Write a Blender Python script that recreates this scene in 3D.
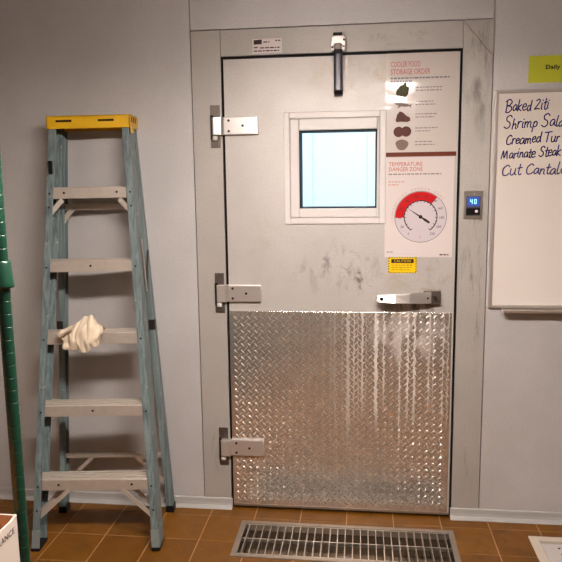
import bpy, bmesh, math, random
from mathutils import Vector, Matrix
random.seed(7)
for o in list(bpy.data.objects): bpy.data.objects.remove(o)
SC = bpy.context.scene
COL = SC.collection
PI = math.pi

# ------------------------------------------------------------------ camera
def cam_setup():
    yaw, pitch, roll, f = -0.1210, -0.1480, -0.0133, 664.6
    cy, sy, cp, sp = math.cos(yaw), math.sin(yaw), math.cos(pitch), math.sin(pitch)
    F = Vector((sy*cp, cy*cp, sp)); R = Vector((cy, -sy, 0)); U = R.cross(F)
    R2 = R*math.cos(roll) + U*math.sin(roll); U2 = -R*math.sin(roll) + U*math.cos(roll)
    cd = bpy.data.cameras.new('camera'); cam = bpy.data.objects.new('camera', cd); COL.objects.link(cam)
    cd.sensor_fit = 'HORIZONTAL'; cd.sensor_width = 36.0; cd.lens = f*36.0/562.0
    cd.clip_start = 0.02
    m = Matrix((R2, U2, -F)).transposed().to_4x4(); m.translation = Vector((0.5774, -2.8432, 1.4904))
    cam.matrix_world = m; SC.camera = cam
cam_setup()

# ------------------------------------------------------------------ world, exposure
w = bpy.data.worlds.new('world'); SC.world = w; w.use_nodes = True
w.node_tree.nodes['Background'].inputs[0].default_value = (0.9, 0.85, 0.8, 1)
w.node_tree.nodes['Background'].inputs[1].default_value = 0.02
SC.view_settings.view_transform = 'Standard'; SC.view_settings.look = 'None'
SC.view_settings.gamma = 1.0; SC.view_settings.use_curve_mapping = False
SC.view_settings.exposure = 0.0
LIGHT_ROOM = 5.0; LIGHT_NEAR = 148.0; LIGHT_COL = (1.0, 0.895, 0.82)
LIGHT_COOLER = 95.0; COOLER_COL = (0.80, 0.93, 1.0)

# ------------------------------------------------------------------ materials
def lin(r, g, b):
    f = lambda c: ((c/255)/12.92 if c/255 <= 0.04045 else (((c/255)+0.055)/1.055)**2.4)
    return (f(r), f(g), f(b), 1.0)
class NT:
    def __init__(s, name):
        s.m = bpy.data.materials.new(name); s.m.use_nodes = True; s.t = s.m.node_tree
        s.b = s.t.nodes['Principled BSDF']; s._co = None
    def n(s, kind, **kw):
        nd = s.t.nodes.new(kind)
        for k, v in kw.items(): setattr(nd, k, v)
        return nd
    def l(s, a, b): s.t.links.new(a, b)
    def put(s, inp, v):
        if hasattr(v, 'links'): s.l(v, inp)
        else: inp.default_value = v
    def co(s):
        if not s._co: s._co = s.n('ShaderNodeTexCoord').outputs['Object']
        return s._co
    def mapped(s, scale, loc=(0, 0, 0)):
        mp = s.n('ShaderNodeMapping'); s.l(s.co(), mp.inputs[0]); mp.inputs['Scale'].default_value = scale
        mp.inputs['Location'].default_value = loc; return mp.outputs[0]
    def noise(s, scale, detail=3, rough=0.55, vec=None, dist=0.0):
        nd = s.n('ShaderNodeTexNoise'); s.l(vec or s.co(), nd.inputs['Vector'])
        nd.inputs['Scale'].default_value = scale; nd.inputs['Detail'].default_value = detail
        nd.inputs['Roughness'].default_value = rough; nd.inputs['Distortion'].default_value = dist
        return nd.outputs['Fac']
    def ramp(s, v, a, b, lo=0.0, hi=1.0):
        nd = s.n('ShaderNodeMapRange', interpolation_type='SMOOTHSTEP'); s.l(v, nd.inputs[0])
        nd.inputs[1].default_value = a; nd.inputs[2].default_value = b; nd.inputs[3].default_value = lo; nd.inputs[4].default_value = hi
        return nd.outputs[0]
    def math(s, op, a, b=0.0):
        nd = s.n('ShaderNodeMath', operation=op); s.put(nd.inputs[0], a); s.put(nd.inputs[1], b); return nd.outputs[0]
    def mix(s, fac, a, b):
        nd = s.n('ShaderNodeMix', data_type='RGBA'); s.put(nd.inputs[0], fac); s.put(nd.inputs[6], a); s.put(nd.inputs[7], b)
        return nd.outputs[2]
    def bump(s, h, strength=0.3, dist=0.002):
        nd = s.n('ShaderNodeBump'); s.l(h, nd.inputs['Height']); nd.inputs['Strength'].default_value = strength
        nd.inputs['Distance'].default_value = dist; s.l(nd.outputs[0], s.b.inputs['Normal'])
    def xyz(s):
        nd = s.n('ShaderNodeSeparateXYZ'); s.l(s.co(), nd.inputs[0]); return nd.outputs
    def blot(s, cx, cz, rx, rz):
        x, y, z = s.xyz()
        a = s.math('DIVIDE', s.math('SUBTRACT', x, cx), rx); b = s.math('DIVIDE', s.math('SUBTRACT', z, cz), rz)
        d = s.math('SQRT', s.math('ADD', s.math('MULTIPLY', a, a), s.math('MULTIPLY', b, b)))
        return s.ramp(d, 1.0, 0.1)
    def fin(s, col=None, rough=None, metal=None):
        if col is not None: s.put(s.b.inputs['Base Color'], col)
        if rough is not None: s.put(s.b.inputs['Roughness'], rough)
        if metal is not None: s.put(s.b.inputs['Metallic'], metal)
        return s.m
def simple(name, col, rough=0.5, metal=0.0, var=0.12, vscale=25, bump=0.0, bscale=200):
    t = NT(name)
    if 'print' in name or name in ('black_rubber_gasket', 'dark_groove', 'slot_dark', 'black_plastic', 'blue_black_marker'): t.b.inputs['Specular IOR Level'].default_value = 0.12
    c2 = tuple(c*(1-var) for c in col[:3])+(1,)
    if bump: t.bump(t.noise(bscale, 2), bump, 0.001)
    return t.fin(t.mix(t.noise(vscale, 4), col, c2), rough, metal)
def emit(name, col, strength, base=0.8):
    t = NT(name); t.put(t.b.inputs['Emission Color'], col); t.b.inputs['Emission Strength'].default_value = strength
    return t.fin((base, base, base, 1), 0.5)

def panel_mat(name, base, stains=()):
    """embossed galvanised sheet: pebbled relief, faint mottling, plus stains with a shape of their own"""
    t = NT(name)
    big = t.ramp(t.noise(3.0, 5, 0.6), 0.3, 0.7)
    c = t.mix(big, base, tuple(x*0.90 for x in base[:3])+(1,))
    c = t.mix(t.ramp(t.noise(140, 2), 0.45, 0.62, 0, 0.35), c, tuple(x*0.78 for x in base[:3])+(1,))
    sp = t.ramp(t.noise(38, 5, 0.7), 0.66, 0.74)
    c = t.mix(t.math('MULTIPLY', sp, 0.25), c, lin(90, 74, 62))
    for (cx, cz, rx, rz, col, amt, sx, sz, lo, hi) in stains:
        nz = t.ramp(t.noise(1.0, 6, 0.65, t.mapped((sx, sx, sz), (cx*3, 0, cz*5)), 0.4), lo, hi)
        mk = t.math('MULTIPLY', t.math('MULTIPLY', t.blot(cx, cz, rx, rz), nz), amt)
        c = t.mix(mk, c, col)
    h = t.math('ADD', t.noise(170, 2, 0.5), t.math('MULTIPLY', t.noise(70, 2), 0.5))
    t.bump(h, 0.30, 0.0016)
    return t.fin(c, t.ramp(t.noise(9, 3), 0.3, 0.7, 0.44, 0.52), 0.3)
GREY = lin(203, 199, 198)
DK = lin(60, 50, 44); OCH = lin(160, 130, 82)
M = {}
M['wall'] = panel_mat('embossed_grey_panel', GREY)
M['frame'] = panel_mat('scuffed_frame_panel', lin(184, 178, 172), [
    (1.05, 1.90, 0.09, 0.40, DK, 0.55, 22, 5, 0.45, 0.66), (1.04, 1.0, 0.08, 0.45, DK, 0.55, 34, 5, 0.52, 0.68),
    (1.05, 0.3, 0.07, 0.3, DK, 0.35, 40, 5, 0.52, 0.7), (0.7, 2.07, 0.3, 0.06, DK, 0.3, 14, 30, 0.5, 0.7),
    (1.05, 1.38, 0.06, 0.12, DK, 0.5, 60, 20, 0.5, 0.66), (-0.07, 0.25, 0.07, 0.3, DK, 0.25, 40, 6, 0.5, 0.7)])
M['leaf'] = panel_mat('stained_door_sheet', lin(194, 188, 183), [
    (0.58, 1.92, 0.38, 0.11, OCH, 0.5, 9, 11, 0.42, 0.7), (0.47, 1.12, 0.28, 0.15, DK, 0.65, 16, 9, 0.48, 0.70),
    (0.82, 1.07, 0.20, 0.11, OCH, 0.7, 10, 12, 0.42, 0.7), (0.80, 0.955, 0.18, 0.06, DK, 0.75, 34, 6, 0.42, 0.62),
    (0.55, 1.08, 0.12, 0.10, DK, 0.7, 26, 18, 0.54, 0.66), (0.90, 1.12, 0.06, 0.14, DK, 0.45, 18, 7, 0.45, 0.65),
    (0.15, 1.24, 0.12, 0.3, OCH, 0.2, 8, 8, 0.45, 0.7)])
M['dark'] = simple('dark_groove', lin(38, 32, 29), 0.8)
M['gasket'] = simple('black_rubber_gasket', lin(22, 18, 17), 0.6)
M['vinyl'] = simple('white_window_vinyl', lin(218, 211, 208), 0.4, var=0.04)
M['chrome'] = simple('brushed_hinge_metal', lin(226, 220, 216), 0.30, 0.75, 0.08, 40)
M['polish'] = simple('polished_lever_metal', lin(214, 206, 200), 0.36, 0.85, 0.05, 30)
M['steel'] = simple('stainless_steel', lin(190, 180, 170), 0.3, 0.9, 0.15, 30)
M['pinmetal'] = simple('dull_hinge_plate', lin(120, 110, 104), 0.4, 0.8, 0.25, 60)
M['screw'] = simple('dark_screw', lin(52, 44, 40), 0.5, 0.6)
M['black'] = simple('black_plastic', lin(26, 24, 26), 0.35)
M['alum'] = simple('worn_aluminium_step', lin(214, 202, 190), 0.40, 0.55, 0.22, 45, 0.1)
M['shoe'] = simple('grey_foot_shoe', lin(134, 142, 140), 0.5, 0.2, 0.25, 50)
M['yellow'] = simple('yellow_plastic_cap', lin(222, 172, 6), 0.45, 0, 0.10, 30)
M['inkslot'] = simple('slot_dark', lin(48, 36, 14), 0.8)
M['green'] = simple('green_epoxy_wire', lin(6, 52, 36), 0.38, 0.0, 0.35, 60)
M['paper'] = simple('laminated_paper', lin(215, 204, 200), 0.28, 0, 0.03, 8)
M['paper2'] = simple('greyed_laminated_paper', lin(200, 188, 180), 0.25, 0, 0.05, 8)
M['ink_red'] = simple('red_print', lin(196, 84, 76), 0.4)
M['ink_redfaint'] = simple('pale_red_print', lin(214, 140, 130), 0.4)
M['ink_scarlet'] = simple('scarlet_print', lin(196, 30, 34), 0.35)
M['ink_grey'] = simple('grey_print', lin(150, 132, 128), 0.4)
M['ink_blue'] = simple('blue_grey_print', lin(128, 122, 132), 0.4)
M['ink_brown'] = simple('brown_print', lin(112, 56, 38), 0.4)
M['ink_dark'] = simple('dark_print', lin(52, 40, 40), 0.4)
M['dial'] = simple('dial_print', lin(204, 193, 197), 0.35, var=0.03)
M['dialrim'] = simple('dial_rim_print', lin(150, 138, 138), 0.35)
M['meat'] = simple('meat_print', lin(100, 54, 46), 0.4, var=0.4, vscale=120)
M['veg'] = simple('vegetable_print', lin(88, 84, 52), 0.4, var=0.6, vscale=160)
M['poultry'] = simple('poultry_print', lin(140, 116, 104), 0.4, var=0.4, vscale=140)
M['caution'] = simple('yellow_sticker', lin(236, 196, 16), 0.35, var=0.06)
M['note'] = simple('lime_yellow_paper', lin(186, 188, 40), 0.5, var=0.05, vscale=12)
M['board'] = simple('whiteboard_enamel', lin(222, 212, 205), 0.22, 0, 0.04, 5)
M['boardframe'] = simple('board_aluminium', lin(196, 186, 178), 0.35, 0.6)
M['marker'] = simple('blue_black_marker', lin(52, 46, 128), 0.5)
M['cove'] = simple('grey_cove_base', lin(170, 166, 162), 0.45, 0, 0.14, 14)
M['cream'] = simple('painted_plaster', lin(176, 166, 152), 0.7, 0, 0.06, 3)
M['ceil'] = simple('ceiling_tile', lin(180, 172, 162), 0.8, 0, 0.08, 20)
M['coolwall'] = simple('white_cooler_panel', lin(232, 240, 244), 0.5, 0, 0.03, 4)
M['ragm'] = simple('cream_cotton', lin(222, 204, 180), 0.9, 0, 0.12, 60, 0.4, 700)
M['carton'] = simple('white_carton', lin(186, 174, 163), 0.7, 0, 0.06, 15)
M['orange'] = simple('orange_film', lin(214, 126, 36), 0.4, 0, 0.3, 60, 0.3, 60)
M['sinkwhite'] = simple('speckled_white_enamel', lin(204, 190, 174), 0.5, 0, 0.22, 140)
M['sinkplate'] = simple('pale_sink_plate', lin(196, 188, 184), 0.35, 0.1, 0.1, 60)

def laminate(name, col):
    t = NT(name); h = t.noise(7.0, 3, 0.5)
    t.bump(h, 0.5, 0.01); t.l(t.b.inputs['Normal'].links[0].from_socket, t.b.inputs['Coat Normal'])
    t.b.inputs['Coat Weight'].default_value = 0.5; t.b.inputs['Coat Roughness'].default_value = 0.11
    return t.fin(t.mix(t.noise(8, 3), col, tuple(c*0.95 for c in col[:3])+(1,)), 0.4)
M['paper2'] = laminate('greyed_laminated_sheet', lin(200, 188, 180))
def fibreglass():
    t = NT('blue_grey_fibreglass')
    st = t.ramp(t.noise(1.0, 5, 0.6, t.mapped((90, 90, 3))), 0.3, 0.7)
    c = t.mix(st, lin(118, 131, 131), lin(78, 91, 93))
    c = t.mix(t.math('MULTIPLY', t.ramp(t.noise(26, 5, 0.7), 0.60, 0.72), 0.6), c, lin(190, 188, 176))
    return t.fin(c, 0.45, 0.0)
M['fibre'] = fibreglass()

def kick_mats():
    out = []
    for nm in ('diamond_plate_sheet', 'diamond_plate_lugs'):
        t = NT(nm); x, y, z = t.xyz()
        col = t.mix(t.noise(14, 5, 0.65), lin(240, 234, 228), lin(212, 204, 196))
        wob = t.math('MULTIPLY', t.math('SUBTRACT', t.noise(70, 2), 0.5), 0.022)
        n1 = t.n('ShaderNodeTexNoise', noise_dimensions='1D')
        t.l(t.math('ADD', x, wob), n1.inputs['W']); n1.inputs['Scale'].default_value = 66; n1.inputs['Detail'].default_value = 2
        streak = t.ramp(n1.outputs['Fac'], 0.565, 0.645)
        # each run of dried drips ends at its own height
        n2 = t.n('ShaderNodeTexNoise', noise_dimensions='1D'); t.l(x, n2.inputs['W']); n2.inputs['Scale'].default_value = 11; n2.inputs['Detail'].default_value = 1
        end = t.math('MULTIPLY', n2.outputs['Fac'], 0.72)
        run = t.ramp(t.math('SUBTRACT', z, end), 0.02, 0.22)
        mk = t.math('MULTIPLY', t.math('MULTIPLY', streak, run), t.ramp(x, 0.38, 0.60))
        film = t.math('MULTIPLY', t.math('MULTIPLY', t.ramp(t.noise(1.0, 4, 0.6, t.mapped((9, 9, 4))), 0.45, 0.6), t.blot(0.78, 0.82, 0.24, 0.16)), 0.35)
        mk = t.math('MAXIMUM', t.math('MULTIPLY', mk, 0.62), film)
        col = t.mix(mk, col, lin(236, 224, 216))
        t.bump(t.noise(160, 3), 0.08, 0.001)
        r0 = 0.25 if 'sheet' in nm else 0.30
        out.append(t.fin(col, t.math('ADD', t.math('MULTIPLY', mk, 0.3), r0), t.math('SUBTRACT', 0.88, t.math('MULTIPLY', mk, 0.85))))
    return out
M['plate'], M['lug'] = kick_mats()

def tile_mat():
    t = NT('brown_quarry_tile')
    inf = t.n('ShaderNodeObjectInfo').outputs['Random']
    c = t.mix(t.ramp(inf, 0, 1, 0, 1), lin(115, 72, 13), lin(102, 62, 11))
    c = t.mix(t.math('MULTIPLY', t.ramp(t.noise(9, 6, 0.65), 0.45, 0.7), 0.45), c, lin(70, 43, 10))
    c = t.mix(t.math('MULTIPLY', t.ramp(t.noise(90, 3, 0.6), 0.55, 0.7), 0.25), c, lin(140, 92, 46))
    t.bump(t.noise(60, 4), 0.12, 0.002)
    t.b.inputs['Specular IOR Level'].default_value = 0.3
    return t.fin(c, t.ramp(t.noise(12, 3), 0.3, 0.7, 0.38, 0.55))
M['tile'] = tile_mat()
M['grout'] = simple('tan_grout', lin(182, 138, 92), 0.8, 0, 0.35, 9)
def glass_mat():
    t = NT('window_glass')
    t.b.inputs['Transmission Weight'].default_value = 1.0; t.b.inputs['IOR'].default_value = 1.1
    return t.fin((0.93, 0.97, 1.0, 1), 0.04)
M['glass'] = glass_mat()
M['lamp'] = emit('lamp_diffuser', LIGHT_COL+(1,), LIGHT_ROOM)
M['lampnear'] = emit('near_lamp_diffuser', LIGHT_COL+(1,), LIGHT_NEAR)
M['coollamp'] = emit('cooler_tube', COOLER_COL+(1,), LIGHT_COOLER)
M['screen'] = emit('blue_display', (0.02, 0.09, 0.50, 1), 0.9, 0.01)
M['digit'] = emit('display_digits', (0.35, 0.75, 1.0, 1), 1.6, 0.02)
M['led'] = emit('pink_led', (1.0, 0.62, 0.6, 1), 0.9, 0.1)

# ------------------------------------------------------------------ mesh helpers
class MB:
    def __init__(s): s.v = []; s.f = []
    def add(s, v, f):
        k = len(s.v); s.v += [tuple(p) for p in v]; s.f += [tuple(i+k for i in q) for q in f]; return s
    def box(s, x0, x1, y0, y1, z0, z1):
        return s.add([(x0,y0,z0),(x1,y0,z0),(x1,y1,z0),(x0,y1,z0),(x0,y0,z1),(x1,y0,z1),(x1,y1,z1),(x0,y1,z1)],
                     [(0,3,2,1),(4,5,6,7),(0,1,5,4),(1,2,6,5),(2,3,7,6),(3,0,4,7)])
    def prism(s, poly, fn, a, b):
        """poly: 2D points; fn(p, t) -> 3D; swept from a to b"""
        n = len(poly); v = [fn(p, a) for p in poly] + [fn(p, b) for p in poly]
        f = [tuple(range(n))[::-1], tuple(range(n, 2*n))] + [(i, (i+1) % n, n+(i+1) % n, n+i) for i in range(n)]
        return s.add(v, f)
    def cyl(s, p, q, r, n=12, r2=None):
        p, q = Vector(p), Vector(q); d = (q-p).normalized(); r2 = r if r2 is None else r2
        a = d.orthogonal().normalized(); b = d.cross(a)
        v = [p+(a*math.cos(2*PI*i/n)+b*math.sin(2*PI*i/n))*r for i in range(n)] + [q+(a*math.cos(2*PI*i/n)+b*math.sin(2*PI*i/n))*r2 for i in range(n)]
        return s.add(v, [tuple(range(n))[::-1], tuple(range(n, 2*n))] + [(i, (i+1) % n, n+(i+1) % n, n+i) for i in range(n)])
    def bar(s, p, q, w, h, up=(0, 0, 1)):
        """rectangular bar from p to q, w sideways, h along up"""
        p, q = Vector(p), Vector(q); d = (q-p).normalized(); sx = d.cross(Vector(up)).normalized()*w/2; uu = sx.cross(d).normalized()*h/2
        v = [p-sx-uu, p+sx-uu, p+sx+uu, p-sx+uu, q-sx-uu, q+sx-uu, q+sx+uu, q-sx+uu]
        return s.add(v, [(0,3,2,1),(4,5,6,7),(0,1,5,4),(1,2,6,5),(2,3,7,6),(3,0,4,7)])
    def lathe(s, prof, c=(0,0,0), n=20):
        v = []; f = []; m = len(prof)
        for i in range(n):
            a = 2*PI*i/n
            for r, z in prof: v.append((c[0]+r*math.cos(a), c[1]+r*math.sin(a), c[2]+z))
        for i in range(n):
            j = (i+1) % n
            for k in range(m-1): f.append((i*m+k, j*m+k, j*m+k+1, i*m+k+1))
        f.append(tuple(i*m for i in range(n))[::-1]); f.append(tuple(i*m+m-1 for i in range(n)))
        return s.add(v, f)
    def flat(s, pts, y, t=0.0006):
        """thin printed patch on a wall-parallel sheet: pts in (x, z)"""
        return s.prism(pts, lambda p, a: (p[0], a, p[1]), y, y-t)
    def build(s, name, mat, parent=None, bevel=0, smooth=False, seg=2):
        me = bpy.data.meshes.new(name); me.from_pydata(s.v, [], s.f); me.update()
        bm = bmesh.new(); bm.from_mesh(me); bmesh.ops.recalc_face_normals(bm, faces=bm.faces); bm.to_mesh(me); bm.free()
        if smooth:
            for p in me.polygons: p.use_smooth = True
        me.materials.append(M[mat] if isinstance(mat, str) else mat)
        o = bpy.data.objects.new(name, me); COL.objects.link(o)
        if parent: o.parent = parent
        if bevel:
            b = o.modifiers.new('bevel', 'BEVEL'); b.width = bevel; b.segments = seg; b.limit_method = 'ANGLE'; b.angle_limit = 0.6
        return o
def tag(o, label=None, cat=None, group=None, kind=None):
    for k, v in (('label', label), ('category', cat), ('group', group), ('kind', kind)):
        if v: o[k] = v
    return o
def empty(name, loc=(0, 0, 0), rz=0.0):
    o = bpy.data.objects.new(name, None); COL.objects.link(o); o.location = loc; o.rotation_euler = (0, 0, rz); return o
def share(src, name, parent, loc=(0, 0, 0), rot=(0, 0, 0)):
    o = bpy.data.objects.new(name, src.data); COL.objects.link(o); o.parent = parent; o.location = loc; o.rotation_euler = rot; return o
def rects_minus(r, holes):
    out = [r]
    for (a0, a1, b0, b1) in holes:
        nx = []
        for (x0, x1, y0, y1) in out:
            if a1 <= x0 or a0 >= x1 or b1 <= y0 or b0 >= y1: nx.append((x0, x1, y0, y1)); continue
            if x0 < a0: nx.append((x0, a0, y0, y1))
            if a1 < x1: nx.append((a1, x1, y0, y1))
            c0, c1 = max(x0, a0), min(x1, a1)
            if y0 < b0: nx.append((c0, c1, y0, b0))
            if b1 < y1: nx.append((c0, c1, b1, y1))
        out = nx
    return out
def ring_xz(mb, o, i, y0, y1):
    """rectangular frame: o, i = (x0,x1,z0,z1)"""
    for (x0, x1, z0, z1) in ((o[0], i[0], o[2], o[3]), (i[1], o[1], o[2], o[3]), (i[0], i[1], o[2], i[2]), (i[0], i[1], i[3], o[3])):
        mb.box(x0, x1, y0, y1, z0, z1)
    return mb
def circle(cx, cz, r, n=40, rz=None): return [(cx+r*math.cos(2*PI*i/n), cz+(rz or r)*math.sin(2*PI*i/n)) for i in range(n)]
def text(name, s, x, z, h, mat, parent, y, width=None, bold=0.0, rot=0.0, align='LEFT'):
    """flat printed lettering standing on the x-z plane at depth y; h = capital height"""
    c = bpy.data.curves.new('tmp', 'FONT'); c.body = s; c.size = h/0.69; c.align_x = align; c.extrude = 0.0002; c.offset = bold; c.resolution_u = 2
    t = bpy.data.objects.new('tmp', c); COL.objects.link(t)
    dg = bpy.context.evaluated_depsgraph_get(); me = bpy.data.meshes.new_from_object(t.evaluated_get(dg))
    bpy.data.objects.remove(t); bpy.data.curves.remove(c)
    xs = [v.co.x for v in me.vertices]; sx = 1.0
    if width and xs: sx = width/(max(xs)-min(xs))
    cr, sr = math.cos(rot), math.sin(rot)
    for v in me.vertices:
        a, b = v.co.x*sx, v.co.y
        v.co = Vector((x + a*cr-b*sr, y - v.co.z, z + a*sr+b*cr))
    me.materials.clear(); me.materials.append(M[mat])
    o = bpy.data.objects.new(name, me); COL.objects.link(o); o.parent = parent
    return o
def dashes(name, x0, x1, z, h, mat, parent, y, seed=1):
    """a line of print too small to read: broken strokes"""
    rr = random.Random(seed); mb = MB(); x = x0
    while x < x1-0.002:
        wd = min(rr.uniform(0.006, 0.018), x1-x); mb.flat([(x, z), (x+wd, z), (x+wd, z+h), (x, z+h)], y, 0.0003); x += wd+0.0035
    return mb.build(name, mat, parent)

# ================================================================== SETTING
XL, XR, YF, ZC = -1.6, 3.2, -5.4, 2.62
# door opening in the wall
OX0, OX1, OZ1 = -0.012, 0.981, 2.013
def setting():
    # back wall: dark backing whose seams show between the sheets
    mb = MB()
    for (x0, x1, z0, z1) in rects_minus((XL, XR, 0.0, ZC), [(OX0, OX1, -0.1, OZ1)]): mb.box(x0, x1, 0.010, 0.115, z0, z1)
    wb = tag(mb.build('wall_back', 'dark'), kind='structure')
    g = 0.0018
    def sheet(nm, x0, x1, z0, z1, mat, y=0.0): return MB().box(x0, x1, y, 0.0105, z0, z1).build(nm, mat, wb, bevel=0.0012)
    sheet('wall_panel', XL, -0.139-g, 0, ZC, 'wall')
    sheet('wall_panel', 1.100+g, XR, 0, ZC, 'wall')
    sheet('top_panel', -0.139+g, 1.100-g, 2.121+g, ZC, 'wall')
    sheet('jamb', -0.139+g, OX0, 0, 2.121-g, 'frame')
    sheet('jamb', OX1, 1.100-g, 0, 2.121-g, 'frame')
    sheet('header', OX0+g, OX1-g, OZ1, 2.121-g, 'frame')
    # creased sheet corner at the top right of the frame
    mb = MB().prism([(0.980, 2.119), (1.098, 2.119), (1.098, 1.985)], lambda p, t: (p[0], t, p[1]), 0.0, -0.0045)
    mb.build('corner_patch', 'frame', wb, bevel=0.001)
    MB().bar((0.980, -0.004, 2.118), (1.097, -0.004, 1.982), 0.007, 0.007, (0, 1, 0)).build('crease', 'steel', wb, bevel=0.002)
    MB().bar((1.0965, -0.003, 1.99), (1.0965, -0.003, 2.25), 0.006, 0.008, (0, 1, 0)).build('seam_lip', 'steel', wb, bevel=0.002)
    # rest of the room
    tag(MB().box(XL-0.1, XL, YF, 0.1, 0, ZC).build('wall_left', 'cream'), kind='structure')
    tag(MB().box(XR, XR+0.1, YF, 0.1, 0, ZC).build('wall_right', 'cream'), kind='structure')
    tag(MB().box(XL-0.1, XR+0.1, YF-0.1, YF, 0, ZC).build('wall_front', 'cream'), kind='structure')
    tag(MB().box(XL-0.1, XR+0.1, YF-0.1, 0.115, ZC, ZC+0.08).build('ceiling', 'ceil'), kind='structure')
    # cove base left and right of the door
    prof = [(0.0, 0.0), (-0.024, 0.0), (-0.0235, 0.003), (-0.017, 0.008), (-0.0105, 0.016), (-0.0075, 0.026), (-0.006, 0.045), (-0.003, 0.049), (0.0, 0.049)]
    for nm, a, b in (('baseboard_left', XL, OX0+0.006), ('baseboard_right', OX1-0.006, XR)):
        tag(MB().prism(prof, lambda p, t: (t, p[0], p[1]), a, b).build(nm, 'cove', bevel=0.001), kind='structure')
setting()

DRAIN = (0.057, 0.975, -0.402, -0.117)
SINK = (1.280, 1.585, -0.440, -0.135)
def floor():
    mb = MB()
    for (x0, x1, y0, y1) in rects_minus((XL, XR, YF, 0.115), [DRAIN, SINK]): mb.box(x0, x1, y0, y1, -0.08, -0.0015)
    fl = tag(mb.build('floor', 'grout'), kind='structure')
    p, x0, g = 0.2053, -0.713, 0.0022
    ys = [0.115] + [-0.082-0.2065*i for i in range(27)]
    far = MB()
    for r in range(len(ys)-1):
        for c in range(-5, 20):
            xa, xb = max(XL, x0+c*p)+g, min(XR, x0+(c+1)*p)-g
            ya, yb = max(ys[r+1], YF)+g, ys[r]-g
            if xb <= xa or yb <= ya: continue
            pcs = rects_minus((xa, xb, ya, yb), [DRAIN, SINK])
            if not pcs: continue
            near = r < 3 and -2 <= c <= 11
            t = MB() if near else far
            for (a, b, cc, d) in pcs: t.box(a, b, cc, d, -0.012, 0.0)
            if near: t.build('tile', 'tile', fl, bevel=0.0008 if len(pcs) == 1 else 0)
    tag(far.build('far_tiles', 'tile', fl), kind='stuff')
floor()

def ceiling_light(x, y, lab, lx=0.60, ly=0.28, lamp='lamp'):
    r = tag(empty('ceiling_light', (x, y, ZC)), lab, 'ceiling light', 'ceiling lights')
    mb = MB()
    for (a, b, c, d) in rects_minus((-lx-0.04, lx+0.04, -ly-0.04, ly+0.04), [(-lx, lx, -ly, ly)]): mb.box(a, b, c, d, -0.05, 0.0)
    mb.build('frame', 'vinyl', r)
    MB().box(-lx, lx, -ly, ly, -0.04, -0.02).build('diffuser', lamp, r)
ceiling_light(-0.05, -4.10, 'long white ceiling troffer behind the viewer facing the cooler door')
def hanging_light():
    r = tag(empty('hanging_light', (0.45, -1.58, 2.03)), 'long hanging fluorescent light over the floor before the door', 'hanging light')
    h = MB().prism([(-0.105, 0.026), (-0.10, 0.026), (-0.096, 0.052), (0.096, 0.052), (0.10, 0.026), (0.105, 0.026), (0.10, 0.06), (0.045, 0.10), (-0.045, 0.10), (-0.10, 0.06)], lambda p, t: (t, p[0], p[1]), -0.46, 0.46)
    h.box(-0.46, -0.455, -0.10, 0.10, 0.018, 0.06); h.box(0.455, 0.46, -0.10, 0.10, 0.018, 0.06); h.build('housing', 'vinyl', r)
    MB().prism([(-0.09, 0.05), (0.09, 0.05), (0.075, 0.0), (-0.075, 0.0)], lambda p, t: (t, p[0], p[1]), -0.45, 0.45).build('diffuser', 'lampnear', r)
    for x in (-0.3, 0.3): MB().cyl((x, 0, 0.10), (x, 0, ZC-2.03), 0.004, 8).build('rod', 'steel', r)
hanging_light()

def cooler():
    mb = MB()
    X0, X1, Y0, Y1, Z1 = -0.7, 1.9, 0.116, 2.4, 2.45
    mb.box(X0-0.05, X1+0.05, Y1, Y1+0.05, 0, Z1); mb.box(X0-0.05, X0, Y0, Y1, 0, Z1); mb.box(X1, X1+0.05, Y0, Y1, 0, Z1)
    mb.box(X0-0.05, X1+0.05, Y0, Y1+0.05, Z1, Z1+0.05); mb.box(X0-0.05, X1+0.05, Y0, Y1+0.05, -0.05, -0.001)
    wc = tag(mb.build('wall_cooler', 'coolwall'), kind='structure')
    for i, (a, b) in enumerate(((-0.7, -0.12), (-0.115, 0.20), (0.205, 0.62), (0.625, 1.2), (1.205, 1.9))):
        MB().box(a, b, Y1-0.012, Y1, 0.0, Z1).build('cooler_panel', 'coolwall', wc, bevel=0.003)
    r = tag(empty('cooler_light', (0.55, 1.1, Z1)), 'cool white batten light on the cooler ceiling beyond the door window', 'light fixture')
    MB().box(-0.6, 0.6, -0.06, 0.06, -0.03, -0.001).build('housing', 'vinyl', r)
    MB().box(-0.58, 0.58, -0.05, 0.05, -0.07, -0.03).build('tube', 'coollamp', r, bevel=0.01)
cooler()

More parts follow.
